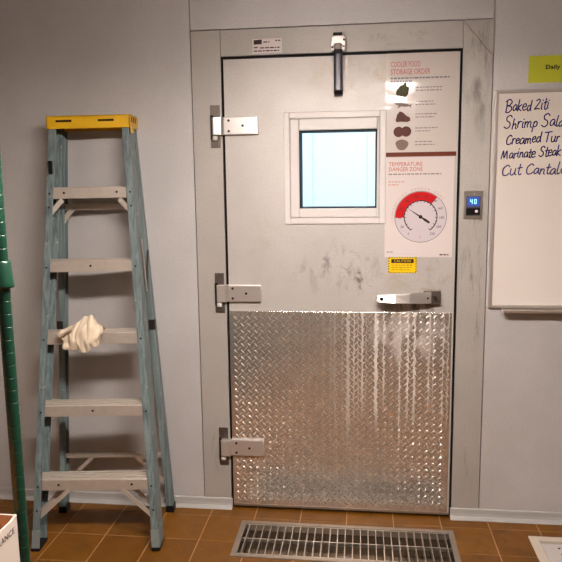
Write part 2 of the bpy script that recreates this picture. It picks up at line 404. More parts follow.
# ================================================================== DOOR
def door():
    d = tag(empty('door_1'), 'grey metal walk-in cooler door with small window and diamond-plate lower half', kind='structure')
    Z0, Z1, X1 = 0.015, 2.000, 0.970
    HO = (0.317, 0.641, 1.377, 1.702)   # window opening
    ring_xz(MB(), (0.0, X1, Z0, Z1), HO, 0.0, 0.10).build('leaf', 'leaf', d)
    mb = MB(); ring_xz(mb, (OX0, OX1, Z0-0.012, OZ1), (0.0, X1, Z0+0.004, Z1), 0.014, 0.05); mb.build('gasket', 'gasket', d)
    # window: outer moulding, inner moulding, gasket line, pane
    wf = ring_xz(MB(), (0.252, 0.678, 1.311, 1.777), (0.277, 0.653, 1.337, 1.751), -0.010, 0.001).build('window_frame', 'vinyl', d, bevel=0.003)
    ring_xz(MB(), (0.2785, 0.6515, 1.3385, 1.7495), (0.317, 0.641, 1.377, 1.702), -0.014, 0.001).build('inner_moulding', 'vinyl', wf, bevel=0.004)
    ring_xz(MB(), (0.317, 0.641, 1.377, 1.702), (0.3215, 0.6365, 1.3815, 1.6975), -0.004, 0.10).build('glazing_seal', 'gasket', wf)
    MB().box(0.321, 0.637, 0.012, 0.018, 1.381, 1.698).build('pane', 'glass', wf)
    # kick plate with raised lugs
    kp = MB().box(-0.001, 0.963, -0.003, 0.0, Z0+0.001, 0.929).build('kick_plate', 'plate', d, bevel=0.0008)
    lg = MB(); q = 0.0215
    shp = [(-1, 0, 0), (-0.55, -0.72, 0), (0, -1, 0), (0.55, -0.72, 0), (1, 0, 0), (0.55, 0.72, 0), (0, 1, 0), (-0.55, 0.72, 0), (-0.5, 0, 1), (0.5, 0, 1)]
    fc = [(0, 1, 8), (1, 2, 9, 8), (2, 3, 9), (3, 4, 9), (4, 5, 9), (5, 6, 8, 9), (6, 7, 8), (7, 0, 8)]
    for i in range(-60, 90):
        for j in range(-60, 90):
            cx, cz = 0.482+(i-j)*q*0.70711, 0.472+(i+j)*q*0.70711
            if not (0.012 < cx < 0.951 and 0.040 < cz < 0.917) or (cx < 0.158 and 0.250 < cz < 0.350): continue
            a = PI/4 if (i+j) % 2 else -PI/4; ca, sa = math.cos(a), math.sin(a)
            lg.add([(cx+0.0128*u*ca-0.0036*w_*sa, -0.0029-0.0020*h, cz+0.0128*u*sa+0.0036*w_*ca) for u, w_, h in shp], fc)
    tag(lg.build('tread_lugs', 'lug', kp), kind='stuff')
    MB().box(0.0, X1, -0.0045, 0.0, Z0, Z0+0.010).build('bottom_edge_strip', 'steel', d)
    for k in range(5):
        for zz in (0.921,):
            MB().cyl((0.05+k*0.215, -0.003, zz), (0.05+k*0.215, -0.006, zz), 0.004, 10).build('screw', 'steel', kp)
    # three strap hinges
    for zc in (1.727, 1.010, 0.300):
        h = MB().box(-0.002, 0.145, -0.019, 0.0, zc-0.037, zc+0.037).build('hinge', 'chrome', d, bevel=0.003)
        MB().box(-0.062, -0.020, -0.004, 0.0, zc-0.090, zc+0.088).build('hinge_plate', 'pinmetal', h, bevel=0.001)
        kn = MB(); kn.prism([(-0.050, -0.003), (-0.050, -0.026), (-0.044, -0.034), (-0.012, -0.032), (0.0, -0.019), (0.0, -0.003)], lambda p, t: (p[0], p[1], t), zc-0.037, zc+0.037)
        kn.build('knuckle', 'chrome', h, bevel=0.002)
        MB().cyl((-0.0535, -0.014, zc-0.055), (-0.0535, -0.014, zc+0.045), 0.0065, 12).build('pin', 'screw', h, smooth=False)
        MB().lathe([(0.010, -0.020), (0.012, -0.012), (0.010, 0.0)], (-0.040, -0.016, zc-0.040), 14).build('bearing', 'vinyl', h, smooth=True)
        MB().box(-0.058, -0.026, -0.010, -0.003, zc-0.084, zc-0.062).build('lower_lug', 'pinmetal', h, bevel=0.001)
        for (sx, sz) in ((0.020, 0.022), (0.020, -0.022), (0.080, 0.0)):
            MB().cyl((sx, -0.019, zc+sz), (sx, -0.0215, zc+sz), 0.0055, 10).build('screw', 'screw', h)
    # latch handle: base plate and a long tapering lever
    hd = MB().box(0.842, 0.912, -0.022, 0.0, 0.968, 1.030).build('door_handle', 'pinmetal', d, bevel=0.003)
    lv = MB(); sec = []
    pts = [(0.872, -0.030, 0.024), (0.84, -0.036, 0.024), (0.78, -0.050, 0.022), (0.72, -0.056, 0.020), (0.67, -0.056, 0.017), (0.648, -0.054, 0.013), (0.640, -0.050, 0.008)]
    zc = 1.000; n = len(pts)
    for (x, y, hh) in pts: tl = 0.011 if x < 0.76 else 0.005; sec += [(x, y-0.006-tl, zc-hh), (x, y-0.006, zc+hh*0.6), (x, y-0.004, zc+hh), (x, y+0.006, zc+hh*0.8), (x, y+0.006, zc-hh)]
    fcs = [tuple(range(5)), tuple(range((n-1)*5, n*5))[::-1]]
    for i in range(n-1):
        for k in range(5): fcs.append((i*5+k, i*5+(k+1) % 5, (i+1)*5+(k+1) % 5, (i+1)*5+k))
    lv.add(sec, fcs); lv.build('lever', 'polish', hd, bevel=0.002)
    MB().cyl((0.664, -0.062, 1.0), (0.664, -0.072, 1.0), 0.008, 14).build('lever_cap', 'black', hd)
    MB().box(0.846, 0.870, -0.032, -0.020, 0.976, 1.022).build('pivot_block', 'steel', hd, bevel=0.002)
    for sx, rr in ((0.856, 0.0045), (0.888, 0.0075)): MB().cyl((sx, -0.022 if rr > .005 else -0.048, 1.0), (sx, -0.046 if rr > .005 else -0.050, 1.0), rr, 12).build('screw', 'screw', hd)
door()

def closer():
    r = tag(empty('door_closer', (0.481, 0, 2.04)), 'silver and black door closer hook bridging header and door top', 'door closer')
    b = MB(); b.prism([(-0.031, -0.005), (-0.027, 0.028), (-0.018, 0.034), (0.018, 0.034), (0.030, 0.026), (0.031, -0.020), (0.026, -0.026), (0.015, -0.026), (0.015, 0.0), (-0.015, 0.0), (-0.015, -0.026), (-0.028, -0.026)],
        lambda p, t: (p[0], t, p[1]), 0.0, -0.030); b.build('bracket', 'chrome', r, bevel=0.003)
    MB().box(-0.021, 0.017, -0.022, -0.001, 0.034, 0.048).build('top_cap', 'black', r, bevel=0.003)
    MB().box(-0.012, 0.012, -0.036, -0.004, -0.030, 0.004).build('hook', 'pinmetal', r, bevel=0.003)
    a = MB(); a.prism([(-0.034, -0.032), (-0.040, -0.020), (-0.044, -0.185), (-0.038, -0.200), (-0.014, -0.200), (-0.014, -0.020)], lambda p, t: (t, p[0], p[1]), -0.0165, 0.0185)
    arm = a.build('arm', 'black', r, bevel=0.004)
    MB().box(-0.010, 0.012, -0.0465, -0.040, -0.185, -0.04).build('arm_face', simple('worn_black_arm', lin(64, 62, 70), 0.3, 0.2), arm, bevel=0.003)
    for sx, sz in ((-0.023, -0.012), (0.023, -0.010), (0.024, 0.016)): MB().cyl((sx, -0.030, sz), (sx, -0.033, sz), 0.0045, 10).build('screw', 'screw', r)
closer()

def plaque():
    r = tag(empty('maker_plaque', (0.187, 0, 2.049)), 'small white printed plaque on header above the door', 'plaque')
    MB().box(-0.062, 0.062, -0.002, 0.0, -0.029, 0.029).build('plate', 'paper', r, bevel=0.0006)
    MB().flat([(-0.056, 0.006), (-0.022, 0.008), (-0.022, 0.026), (-0.056, 0.024)], -0.002, 0.0005).build('logo_block', 'ink_dark', r)
    for i, (a, b, z) in enumerate(((-0.016, 0.010, 0.013), (0.034, 0.056, 0.018), (-0.056, -0.040, -0.008), (-0.030, 0.052, -0.010), (-0.056, 0.050, -0.022))):
        dashes('print_line', a, b, z, 0.0045, 'ink_dark', r, -0.002, 20+i)
plaque()

# ================================================================== POSTERS AND SIGNS ON THE DOOR
def poster_food():
    r = tag(empty('poster', (0, 0, 0)), 'upper laminated poster with pictures of meat and vegetables beside print', 'poster', 'food safety posters on the door')
    # sheet with a slight curl along the loose left edge
    mb = MB(); n = 14; v = []; f = []
    xs = [0.676+(0.964-0.676)*i/n for i in range(n+1)]; zs = [1.586+(2.000-1.586)*j/n for j in range(n+1)]
    for z in zs:
        for x in xs:
            u = (x-0.676)/0.288; t = (z-1.586)/0.414
            v.append((x, -0.0022, z))
    for j in range(n):
        for i in range(n): k = j*(n+1)+i; f.append((k, k+1, k+n+2, k+n+1))
    mb.add(v, f); sh = mb.build('sheet', 'paper2', r)
    s = sh.modifiers.new('thick', 'SOLIDIFY'); s.thickness = 0.0012; s.offset = -1
    Y = -0.0024
    text('title_text', 'COOLER FOOD', 0.694, 1.947, 0.021, 'ink_red', r, Y, 0.118)
    text('title_text', 'STORAGE ORDER', 0.694, 1.917, 0.021, 'ink_red', r, Y, 0.158)
    dashes('subtitle_print', 0.694, 0.930, 1.899, 0.006, 'ink_blue', r, Y, 3); dashes('subtitle_print', 0.694, 0.780, 1.886, 0.006, 'ink_blue', r, Y, 4)
    for i, z in enumerate((1.862, 1.806, 1.756, 1.700, 1.645)):
        dashes('caption_print', 0.796, 0.796+(0.105, 0.075, 0.085, 0.09, 0.07)[i], z, 0.0045, 'ink_grey', r, Y, 30+i)
        dashes('caption_print', 0.796, 0.796+(0.108, 0.080, 0.075, 0.06, 0.08)[i], z-0.012, 0.0045, 'ink_grey', r, Y, 40+i)
    rr = random.Random(5)
    def blob(cx, cz, rx, rz, w=0.12, n=22, tilt=0.0):
        ph = rr.uniform(0, 6); pts = []
        for i in range(n):
            a = 2*PI*i/n; k = 1+w*math.sin(3*a+ph)+w*0.5*math.sin(5*a+ph*2); x, z = rx*k*math.cos(a), rz*k*math.sin(a)
            pts.append((cx+x*math.cos(tilt)-z*math.sin(tilt), cz+x*math.sin(tilt)+z*math.cos(tilt)))
        return pts
    b = MB()
    for (x, z, a, c) in ((0.733, 1.848, 0.016, 0.018), (0.748, 1.842, 0.017, 0.014), (0.744, 1.862, 0.016, 0.014), (0.757, 1.852, 0.012, 0.018), (0.752, 1.872, 0.007, 0.012)): b.flat(blob(x, z, a, c), Y, 0.0003+0.00005*len(b.v) % 0.0003)
    b.build('vegetable_picture', 'veg', r)
    b = MB(); b.flat(blob(0.742, 1.797, 0.030, 0.007, 0.05, tilt=-0.15), Y, 0.0004)
    b.flat([(0.766, 1.793), (0.782, 1.800), (0.777, 1.790), (0.780, 1.781)], Y, 0.0004); b.flat([(0.715, 1.803), (0.705, 1.808), (0.722, 1.795)], Y, 0.0004); b.flat([(0.728, 1.795), (0.722, 1.781), (0.738, 1.790)], Y, 0.0004)
    b.build('fish_picture', 'poultry', r)
    MB().flat([(0.716, 1.733), (0.722, 1.757), (0.733, 1.771), (0.745, 1.766), (0.760, 1.752), (0.774, 1.745), (0.776, 1.733), (0.764, 1.727), (0.735, 1.729), (0.722, 1.727)], Y, 0.0004).build('steak_picture', 'meat', r)
    b = MB(); b.flat(circle(0.729, 1.688, 0.021, 24), Y, 0.0004); b.flat(circle(0.759, 1.689, 0.021, 24), Y, 0.0006); b.build('patty_picture', 'meat', r)
    MB().flat(blob(0.743, 1.636, 0.026, 0.022, 0.06), Y, 0.0004).build('poultry_picture', 'poultry', r)
    MB().flat([(0.677, 1.587), (0.9635, 1.587), (0.9635, 1.605), (0.677, 1.605)], Y, 0.0004).build('bottom_band', 'ink_brown', r)
poster_food()

def poster_dial():
    r = tag(empty('poster', (0, 0, 0)), 'lower white poster with red and white thermometer dial', 'poster', 'food safety posters on the door')
    MB().box(0.676, 0.957, -0.0022, -0.0004, 1.168, 1.5845).build('sheet', 'paper', r, bevel=0.0005)
    Y = -0.0024
    text('title_text', 'TEMPERATURE', 0.690, 1.549, 0.016, 'ink_red', r, Y, 0.138)
    text('title_text', 'DANGER ZONE', 0.690, 1.528, 0.016, 'ink_red', r, Y, 0.138)
    dashes('subtitle_print', 0.690, 0.905, 1.513, 0.005, 'ink_grey', r, Y, 6)
    dashes('caption_print', 0.690, 0.760, 1.482, 0.004, 'ink_redfaint', r, Y, 7); dashes('caption_print', 0.690, 0.730, 1.470, 0.004, 'ink_redfaint', r, Y, 8)
    dashes('footer_print', 0.685, 0.716, 1.188, 0.004, 'ink_grey', r, Y, 9); dashes('footer_print', 0.905, 0.942, 1.176, 0.005, 'ink_dark', r, Y, 10)
    cx, cz, R = 0.824, 1.338, 0.108
    ang = lambda u: math.radians(235-u*290/220)
    MB().flat(circle(cx, cz, R, 64), Y, 0.0003).build('dial_rim', 'dialrim', r)
    dl = MB().flat(circle(cx, cz, R-0.003, 64), Y, 0.0006).build('dial_face', 'dial', r)
    def arc(u0, u1, r0, r1, y, t, n=36):
        mb = MB()
        for i in range(n):
            a, b = ang(u0+(u1-u0)*i/n), ang(u0+(u1-u0)*(i+1)/n)
            mb.flat([(cx+r0*math.cos(a), cz+r0*math.sin(a)), (cx+r1*math.cos(a), cz+r1*math.sin(a)), (cx+r1*math.cos(b), cz+r1*math.sin(b)), (cx+r0*math.cos(b), cz+r0*math.sin(b))], y, t)
        return mb
    arc(40, 140, 0.068, R-0.0035, Y, 0.0009).build('danger_band', 'ink_scarlet', r)
    arc(0, 220, 0.0655, 0.0695, Y, 0.0010, 50).build('scale_ring', 'ink_dark', r)
    for k in range(0, 23):
        a = ang(k*10); r0 = 0.0585 if k % 2 == 0 else 0.062; c, s = math.cos(a), math.sin(a); w_ = 0.0011
        MB().flat([(cx+r0*c-w_*s, cz+r0*s+w_*c), (cx+0.067*c-w_*s, cz+0.067*s+w_*c), (cx+0.067*c+w_*s, cz+0.067*s-w_*c), (cx+r0*c+w_*s, cz+r0*s-w_*c)], Y, 0.0009).build('tick', 'ink_dark', r)
    for u in range(0, 221, 20):
        a = ang(u); red = 40 <= u <= 140
        text('dial_number', str(u), cx+0.086*math.cos(a), cz+0.086*math.sin(a)-0.005, 0.010, 'ink_dark', r, Y-0.0009, None, 0, 0, 'CENTER')
    text('dial_number', 'F', cx, cz-0.088, 0.009, 'ink_red', r, Y-0.0007, None, 0, 0, 'CENTER')
    s_ = 'TEMPERATURE DANGER ZONE'
    for i, ch in enumerate(s_):
        if ch == ' ': continue
        a = ang(34+(148-34)*i/(len(s_)-1))
        text('arc_letter', ch, cx+(R+0.005)*math.cos(a), cz+(R+0.005)*math.sin(a), 0.008, 'ink_redfaint', r, Y, None, 0, a-PI/2, 'CENTER')
    a = math.radians(146); c, s = math.cos(a), math.sin(a)
    P2 = lambda t, w_: (cx+t*c-w_*s, cz+t*s+w_*c)
    MB().flat([P2(0.075, 0.0), P2(0.0, 0.0032), P2(-0.012, 0.0035), P2(-0.022, 0.0055), P2(-0.045, 0.0042), P2(-0.045, -0.0042), P2(-0.022, -0.0055), P2(-0.012, -0.0035), P2(0.0, -0.0032)], Y, 0.0016).build('needle', 'ink_dark', r)
    MB().flat(circle(cx, cz, 0.008, 20), Y, 0.0019).build('needle_hub', 'ink_dark', r)
poster_dial()

def caution():
    r = tag(empty('caution_sticker', (0.752, 0, 1.134)), 'yellow and black caution sticker above the door handle', 'sticker')
    MB().box(-0.060, 0.060, -0.0012, 0, -0.034, 0.034).build('sheet', 'caution', r)
    Y = -0.0012
    MB().flat([(-0.047, 0.009), (0.047, 0.009), (0.047, 0.026), (-0.047, 0.026)], Y, 0.0004).build('heading_band', 'ink_dark', r)
    text('heading_text', 'CAUTION', 0.0, 0.0125, 0.0105, 'caution', r, Y-0.0004, 0.070, 0, 0, 'CENTER')
    mb = MB()
    for i in range(11):
        x = -0.058+i*0.0108
        for z in (0.0295, -0.0335): mb.flat([(x, z), (x+0.004, z), (x+0.0065, z+0.004), (x+0.0025, z+0.004)], Y, 0.0003)
    for i in range(6):
        z = -0.030+i*0.0108
        for x in (-0.0595, 0.0545): mb.flat([(x, z), (x+0.005, z+0.0025), (x+0.005, z+0.0065), (x, z+0.004)], Y, 0.0003)
    mb.build('hazard_border', 'ink_dark', r)
    for i, z in enumerate((-0.001, -0.011, -0.021)): dashes('body_print', -0.046, 0.046-0.008*i, z, 0.0025, simple('ochre_print', lin(150, 116, 10), 0.4), r, Y, 60+i)
caution()

def controller():
    r = tag(empty('temperature_controller', (1.037, 0, 1.386)), 'small steel temperature controller with lit blue display beside the door', 'thermostat')
    MB().box(-0.038, 0.038, -0.006, 0.0, -0.058, 0.058).build('bezel', 'steel', r, bevel=0.0015)
    MB().box(-0.028, 0.028, -0.010, -0.005, -0.044, 0.036).build('face', simple('controller_face', lin(70, 62, 72), 0.4), r, bevel=0.001)
    sc = MB().box(-0.025, 0.025, -0.0125, -0.009, -0.005, 0.033).build('display', 'screen', r, bevel=0.001)
    # two seven-segment digits
    segs = {'4': 'fgbc', '0': 'abcdef', '1': 'bc'}
    def digit(ch, x, z, h=0.020, w_=0.010, t=0.0032):
        mb = MB(); P = {'a': (x, z+h-t, x+w_, z+h), 'g': (x, z+h/2-t/2, x+w_, z+h/2+t/2), 'd': (x, z, x+w_, z+t), 'f': (x, z+h/2, x+t, z+h), 'b': (x+w_-t, z+h/2, x+w_, z+h), 'e': (x, z, x+t, z+h/2), 'c': (x+w_-t, z, x+w_, z+h/2)}
        for s in segs[ch]: a = P[s]; mb.flat([(a[0], a[1]), (a[2], a[1]), (a[2], a[3]), (a[0], a[3])], -0.0125, 0.0006)
        mb.build('digit', 'digit', sc)
    digit('4', -0.014, 0.004); digit('0', 0.002, 0.004)
    MB().box(-0.029, 0.027, -0.0125, -0.009, -0.040, -0.013).build('button_panel', 'black', r, bevel=0.001)
    MB().cyl((0.012, -0.0125, -0.026), (0.012, -0.0155, -0.026), 0.0058, 14).build('indicator_lamp', 'led', r)
    MB().cyl((0.003, -0.006, 0.044), (0.003, -0.008, 0.044), 0.0035, 10).build('screw', 'chrome', r)
controller()

# ================================================================== WHITEBOARD, NOTE
GL = {  # handwriting strokes, x-height 1, ascender 1.9, descender -0.8; (advance, strokes)
 'B': (1.25, [[(0.1,1.8),(0.15,0.9),(0.1,0)], [(-0.1,1.6),(0.5,1.9),(0.95,1.5),(0.6,1.05),(0.3,0.95),(0.9,0.8),(1.0,0.35),(0.55,-0.05),(0.05,0.05)]]),
 'S': (1.2, [[(1.0,1.55),(0.7,1.85),(0.25,1.6),(0.3,1.1),(0.75,0.8),(0.85,0.3),(0.45,-0.05),(0.0,0.2)]]),
 'C': (1.1, [[(0.95,1.35),(0.65,1.6),(0.2,1.2),(0.1,0.6),(0.3,0.05),(0.75,0.05),(1.0,0.3)]]),
 'M': (1.7, [[(0.0,0),(0.2,1.4),(0.35,1.3),(0.6,0.2),(0.95,1.4),(1.1,1.2),(1.3,0.0)]]),
 'T': (1.1, [[(-0.1,1.55),(1.1,1.65)], [(0.5,1.6),(0.42,0.0)]]),
 'Z': (1.2, [[(0.1,1.5),(0.6,1.75),(0.85,1.4),(0.45,0.7),(0.0,0.05),(0.5,0.12),(1.0,0.0)]]),
 'G': (1.3, [[(0.95,1.5),(0.6,1.8),(0.15,1.3),(0.05,0.5),(0.35,0.0),(0.8,0.2),(0.95,0.7),(0.6,0.7)]]),
 'a': (0.95, [[(0.75,0.85),(0.4,1.0),(0.08,0.6),(0.15,0.1),(0.5,0.15),(0.72,0.7),(0.75,0.25),(0.95,0.0)]]),
 'k': (0.85, [[(0.1,1.8),(0.05,0.0)], [(0.65,1.0),(0.12,0.5),(0.7,0.0)]]),
 'e': (0.8, [[(0.08,0.5),(0.6,0.6),(0.55,0.95),(0.2,0.9),(0.05,0.4),(0.3,0.0),(0.75,0.2)]]),
 'd': (0.95, [[(0.7,0.8),(0.35,0.95),(0.08,0.5),(0.25,0.02),(0.6,0.3),(0.78,1.8),(0.72,0.5),(0.85,0.0)]]),
 'i': (0.45, [[(0.15,0.95),(0.12,0.2),(0.3,0.0)], [(0.2,1.35),(0.24,1.42)]]),
 't': (0.6, [[(0.3,1.6),(0.22,0.3),(0.4,0.0),(0.6,0.15)], [(0.0,1.0),(0.6,1.1)]]),
 'h': (0.9, [[(0.12,1.8),(0.05,0.0)], [(0.08,0.5),(0.35,0.9),(0.6,0.8),(0.62,0.2),(0.8,0.0)]]),
 'r': (0.7, [[(0.1,0.95),(0.1,0.0)], [(0.1,0.5),(0.3,0.9),(0.6,0.9)]]),
 'm': (1.35, [[(0.05,0.95),(0.08,0.0)], [(0.08,0.5),(0.3,0.9),(0.5,0.8),(0.5,0.05)], [(0.5,0.5),(0.75,0.92),(0.98,0.75),(1.0,0.15),(1.2,0.0)]]),
 'p': (0.9, [[(0.12,0.95),(0.05,-0.8)], [(0.1,0.6),(0.4,1.0),(0.7,0.7),(0.55,0.15),(0.12,0.1)]]),
 'l': (0.5, [[(0.2,1.8),(0.1,0.4),(0.25,0.0),(0.45,0.15)]]),
 'u': (0.95, [[(0.1,0.95),(0.1,0.2),(0.4,0.0),(0.65,0.4),(0.7,0.95),(0.7,0.2),(0.9,0.0)]]),
 'n': (0.9, [[(0.08,0.95),(0.08,0.0)], [(0.1,0.5),(0.35,0.92),(0.6,0.75),(0.62,0.15),(0.8,0.0)]]),
 's': (0.75, [[(0.6,0.85),(0.3,1.0),(0.15,0.7),(0.5,0.4),(0.45,0.05),(0.05,0.05)]]),
 'o': (0.85, [[(0.45,0.95),(0.1,0.6),(0.25,0.05),(0.65,0.2),(0.65,0.75),(0.4,0.95)]]),
 ' ': (0.6, [])}
def catmull(p, k=5):
    if len(p) < 3: return p
    q = [p[0]]+list(p)+[p[-1]]; out = []
    for i in range(1, len(q)-2):
        for j in range(k):
            t = j/k; a, b, c, d = q[i-1], q[i], q[i+1], q[i+2]
            out.append(tuple(0.5*(2*b[m]+(c[m]-a[m])*t+(2*a[m]-5*b[m]+4*c[m]-d[m])*t*t+(3*b[m]-a[m]-3*c[m]+d[m])*t**3) for m in (0, 1)))
    return out+[p[-1]]
def write(name, s, x, z, xh, parent, y, slope=0.03, sx=1.0, th=0.0046, seed=1):
    rr = random.Random(seed); mb = MB(); cx = 0.0
    for ch in s:
        adv, st = GL[ch]
        dz = rr.uniform(-0.12, 0.12); k = rr.uniform(0.9, 1.1)
        for stroke in st:
            pts = [(x+(cx+px*k+0.15*pz)*xh*sx, z+(pz*k+dz)*xh+slope*(cx+px)*xh) for px, pz in catmull(stroke)]
            for i in range(len(pts)-1):
                a, b = Vector(pts[i]), Vector(pts[i+1]); d = b-a
                if d.length < 1e-6: continue
                d.normalize(); nrm = Vector((-d.y, d.x))*th/2; a = a-d*th*0.3; b = b+d*th*0.3
                mb.flat([tuple(a-nrm), tuple(b-nrm), tuple(b+nrm), tuple(a+nrm)], y, 0.0003)
        cx += adv*k
    return mb.build(name, 'marker', parent)
def whiteboard():
    X0, X1, Z0, Z1 = 1.109, 2.300, 0.955, 1.842
    r = tag(empty('whiteboard', (0, 0, 0)), 'large white dry-erase board with blue handwritten food list right of the door', 'whiteboard')
    MB().box(X0+0.006, X1-0.006, -0.012, 0.0, Z0+0.006, Z1-0.006).build('panel', 'board', r)
    ring_xz(MB(), (X0, X1, Z0, Z1), (X0+0.013, X1-0.013, Z0+0.013, Z1-0.013), -0.018, 0.0).build('frame', 'boardframe', r, bevel=0.002)
    MB().prism([(-0.017, 0.0), (-0.060, -0.004), (-0.064, 0.006), (-0.060, 0.008), (-0.056, 0.002), (-0.017, 0.006)], lambda p, t: (t, p[0], p[1]+Z0-0.008), X0+0.052, X1-0.05).build('pen_tray', 'boardframe', r, bevel=0.001)
    Y = -0.0122; xh = 0.0245
    write('handwriting', 'Baked Ziti', 1.150, 1.757, xh, r, Y, 0.04, 0.86, seed=1)
    write('handwriting', 'Shrimp Salad', 1.147, 1.690, xh, r, Y, 0.03, 0.97, seed=2)
    write('handwriting', 'Creamed Tur', 1.156, 1.629, xh*0.92, r, Y, 0.03, 0.93, seed=3)
    write('handwriting', 'Marinate Steak', 1.140, 1.572, xh*0.92, r, Y, 0.03, 0.88, seed=4)
    write('handwriting', 'Cut Cantaloupe', 1.143, 1.503, xh, r, Y, 0.03, 1.12, seed=5)
whiteboard()
def note():
    r = tag(empty('paper_note', (1.237, 0, 1.868)), 'lime yellow paper note above the whiteboard', 'note')
    MB().box(0, 0.27, -0.0014, 0.0, 0, 0.104).build('sheet', 'note', r)
    text('note_text', 'Daily M', 0.064, 0.052, 0.016, 'ink_dark', r, -0.0015, 0.082, 0.0006)
note()

# ================================================================== STEPLADDER
def ladder():
    r = tag(empty('stepladder', (-0.500, -0.416, 0.0), math.radians(5.5)), 'blue-grey fibreglass stepladder with yellow top cap leaning by the wall', 'ladder')
    r.rotation_euler = (0, math.radians(-0.5), math.radians(5.5))
    FY = lambda z: 0.267*z/1.725           # front face of front rails
    FW = lambda z: 0.265-0.098*z/1.725     # outer half width
    RY = lambda z: 0.322+0.040*z/1.725
    RW = lambda z: 0.263-0.098*z/1.725
    def channel(s, wf, yf, z0, z1, depth, fl, t):
        prof = [(0, 0), (fl, 0), (fl, t), (t, t), (t, depth-t), (fl, depth-t), (fl, depth), (0, depth)]
        return MB().prism(prof, lambda p, z: (s*(wf(z)-p[0]), yf(z)+p[1], z), z0, z1)
    for s in (-1, 1):
        fr = channel(s, FW, FY, 0.012, 1.735, 0.084, 0.030, 0.0035).build('rail', 'fibre', r, bevel=0.001)
        rr_ = channel(s, RW, RY, 0.012, 1.735, 0.045, 0.030, 0.0035).build('rear_rail', 'fibre', r, bevel=0.001)
        # feet
        MB().box(min(s*(FW(0)+0.002), s*(FW(0)-0.034)), max(s*(FW(0)+0.002), s*(FW(0)-0.034)), FY(0)-0.004, FY(0)+0.090, 0.0, 0.014).build('foot', 'black', r, bevel=0.002)
        sh = MB().prism([(0, 0), (0.034, 0), (0.034, 0.004), (0.0055, 0.004), (0.0055, 0.090), (0, 0.090)], lambda p, z: (s*(FW(z)+0.002-p[0]), FY(z)-0.003+p[1], z), 0.012, 0.085); sh.build('foot_shoe', 'shoe', fr, bevel=0.001)
        MB().box(min(s*(RW(0)+0.002), s*(RW(0)-0.034)), max(s*(RW(0)+0.002), s*(RW(0)-0.034)), RY(0)-0.004, RY(0)+0.050, 0.0, 0.030).build('foot', 'black', r, bevel=0.002)
        for z in (0.165, 0.262, 0.565, 0.860, 1.155, 1.457, 1.40):
            MB().cyl((s*(FW(z)-0.015), FY(z), z), (s*(FW(z)-0.015), FY(z)-0.0025, z), 0.0045, 8).build('rivet', 'screw', fr)
        # spreader: two links folded down to a knuckle
        a = (s*(FW(1.26)+0.004), FY(1.26)+0.058, 1.26); k = (s*(FW(1.03)+0.005), FY(1.03)+0.085, 1.035); b = (s*(RW(1.20)+0.002), RY(1.20)+0.012, 1.20)
        sp = MB().bar(a, k, 0.004, 0.014, (0, 1, 0)).build('spreader', 'steel', r)
        MB().bar(k, b, 0.004, 0.014, (0, 1, 0)).build('spreader_link', 'screw', sp)
        MB().box(min(s*(RW(.9)+0.006), s*(RW(.9)-0.02)), max(s*(RW(.9)+0.006), s*(RW(.9)-0.02)), RY(.9)-0.010, RY(.9)+0.010, 0.855, 0.895).build('bracket', 'screw', rr_)
    MB().box(-FW(1.55)+0.008, -FW(1.55)+0.024, FY(1.55)-0.004, FY(1.55)+0.004, 1.535, 1.590).build('rating_tag', 'black', r)
    # steps with ridged treads
    prof = [(0.0, 0.0), (0.0, 0.044), (0.003, 0.047), (0.010, 0.047), (0.011, 0.041), (0.024, 0.041), (0.025, 0.047), (0.036, 0.047), (0.037, 0.041), (0.050, 0.041), (0.051, 0.047), (0.062, 0.047), (0.063, 0.041), (0.072, 0.041), (0.073, 0.047), (0.082, 0.047), (0.082, 0.010), (0.079, 0.010), (0.079, 0.038), (0.003, 0.038), (0.003, 0.0)]
    for i, zb in enumerate((0.242, 0.543, 0.838, 1.134, 1.434)):
        wd = FW(zb+0.04)-0.004; y0 = FY(zb+0.045)+0.0045
        st = MB().prism(prof, lambda p, t: (t, y0+p[0], zb+p[1]), -wd, wd).build('step', 'alum', r, bevel=0.0008)
        for sx in (-0.62, 0.62) if i in (0, 4) else (-0.02,):
            MB().cyl((sx*wd, y0, zb+0.024), (sx*wd, y0-0.002, zb+0.024), 0.005, 8).build('rivet', 'screw', st)
    # knee braces under the top step and long braces under the bottom step
    for s in (-1, 1):
        MB().bar((s*0.118, FY(1.434)+0.012, 1.430), (s*(FW(1.37)-0.012), FY(1.37)+0.010, 1.368), 0.020, 0.003, (0, 1, 0)).build('brace', 'alum', r)
        MB().bar((s*0.110, FY(0.25)+0.012, 0.244), (s*(FW(0.13)-0.006), FY(0.13)+0.012, 0.120), 0.018, 0.004, (0, 1, 0)).build('brace', 'alum', r)
        MB().bar((s*0.135, FY(0.25)+0.060, 0.244), (s*(FW(0.13)-0.006), FY(0.13)+0.060, 0.130), 0.018, 0.004, (0, 1, 0)).build('brace', 'alum', r)
        MB().bar((s*0.100, RY(.26)+0.006, 0.262), (s*(RW(0.15)-0.006), RY(0.15)+0.006, 0.125), 0.016, 0.004, (0, 1, 0)).build('rear_brace', 'alum', r)
        MB().bar((s*(RW(1.39)-0.062), RY(1.39)+0.004, 1.388), (s*(RW(1.33)-0.010), RY(1.33)+0.004, 1.318), 0.022, 0.003, (0, 1, 0)).build('rear_brace', 'alum', r)
    for z, hh in ((0.268, 0.012), (1.395, 0.026)):
        MB().box(-RW(z)+0.003, RW(z)-0.003, RY(z)+0.004, RY(z)+0.008, z-hh/2, z+hh/2).build('rear_crossbar', 'alum', r)
        MB().box(-RW(z)+0.003, RW(z)-0.003, RY(z)+0.008, RY(z)+0.030, z+hh/2-0.003, z+hh/2).build('rear_crossbar', 'alum', r)
    # yellow cap
    z0, z1 = 1.720, 1.772; w0 = 0.173; ya, yb = FY(1.725)-0.008, RY(1.725)+0.046
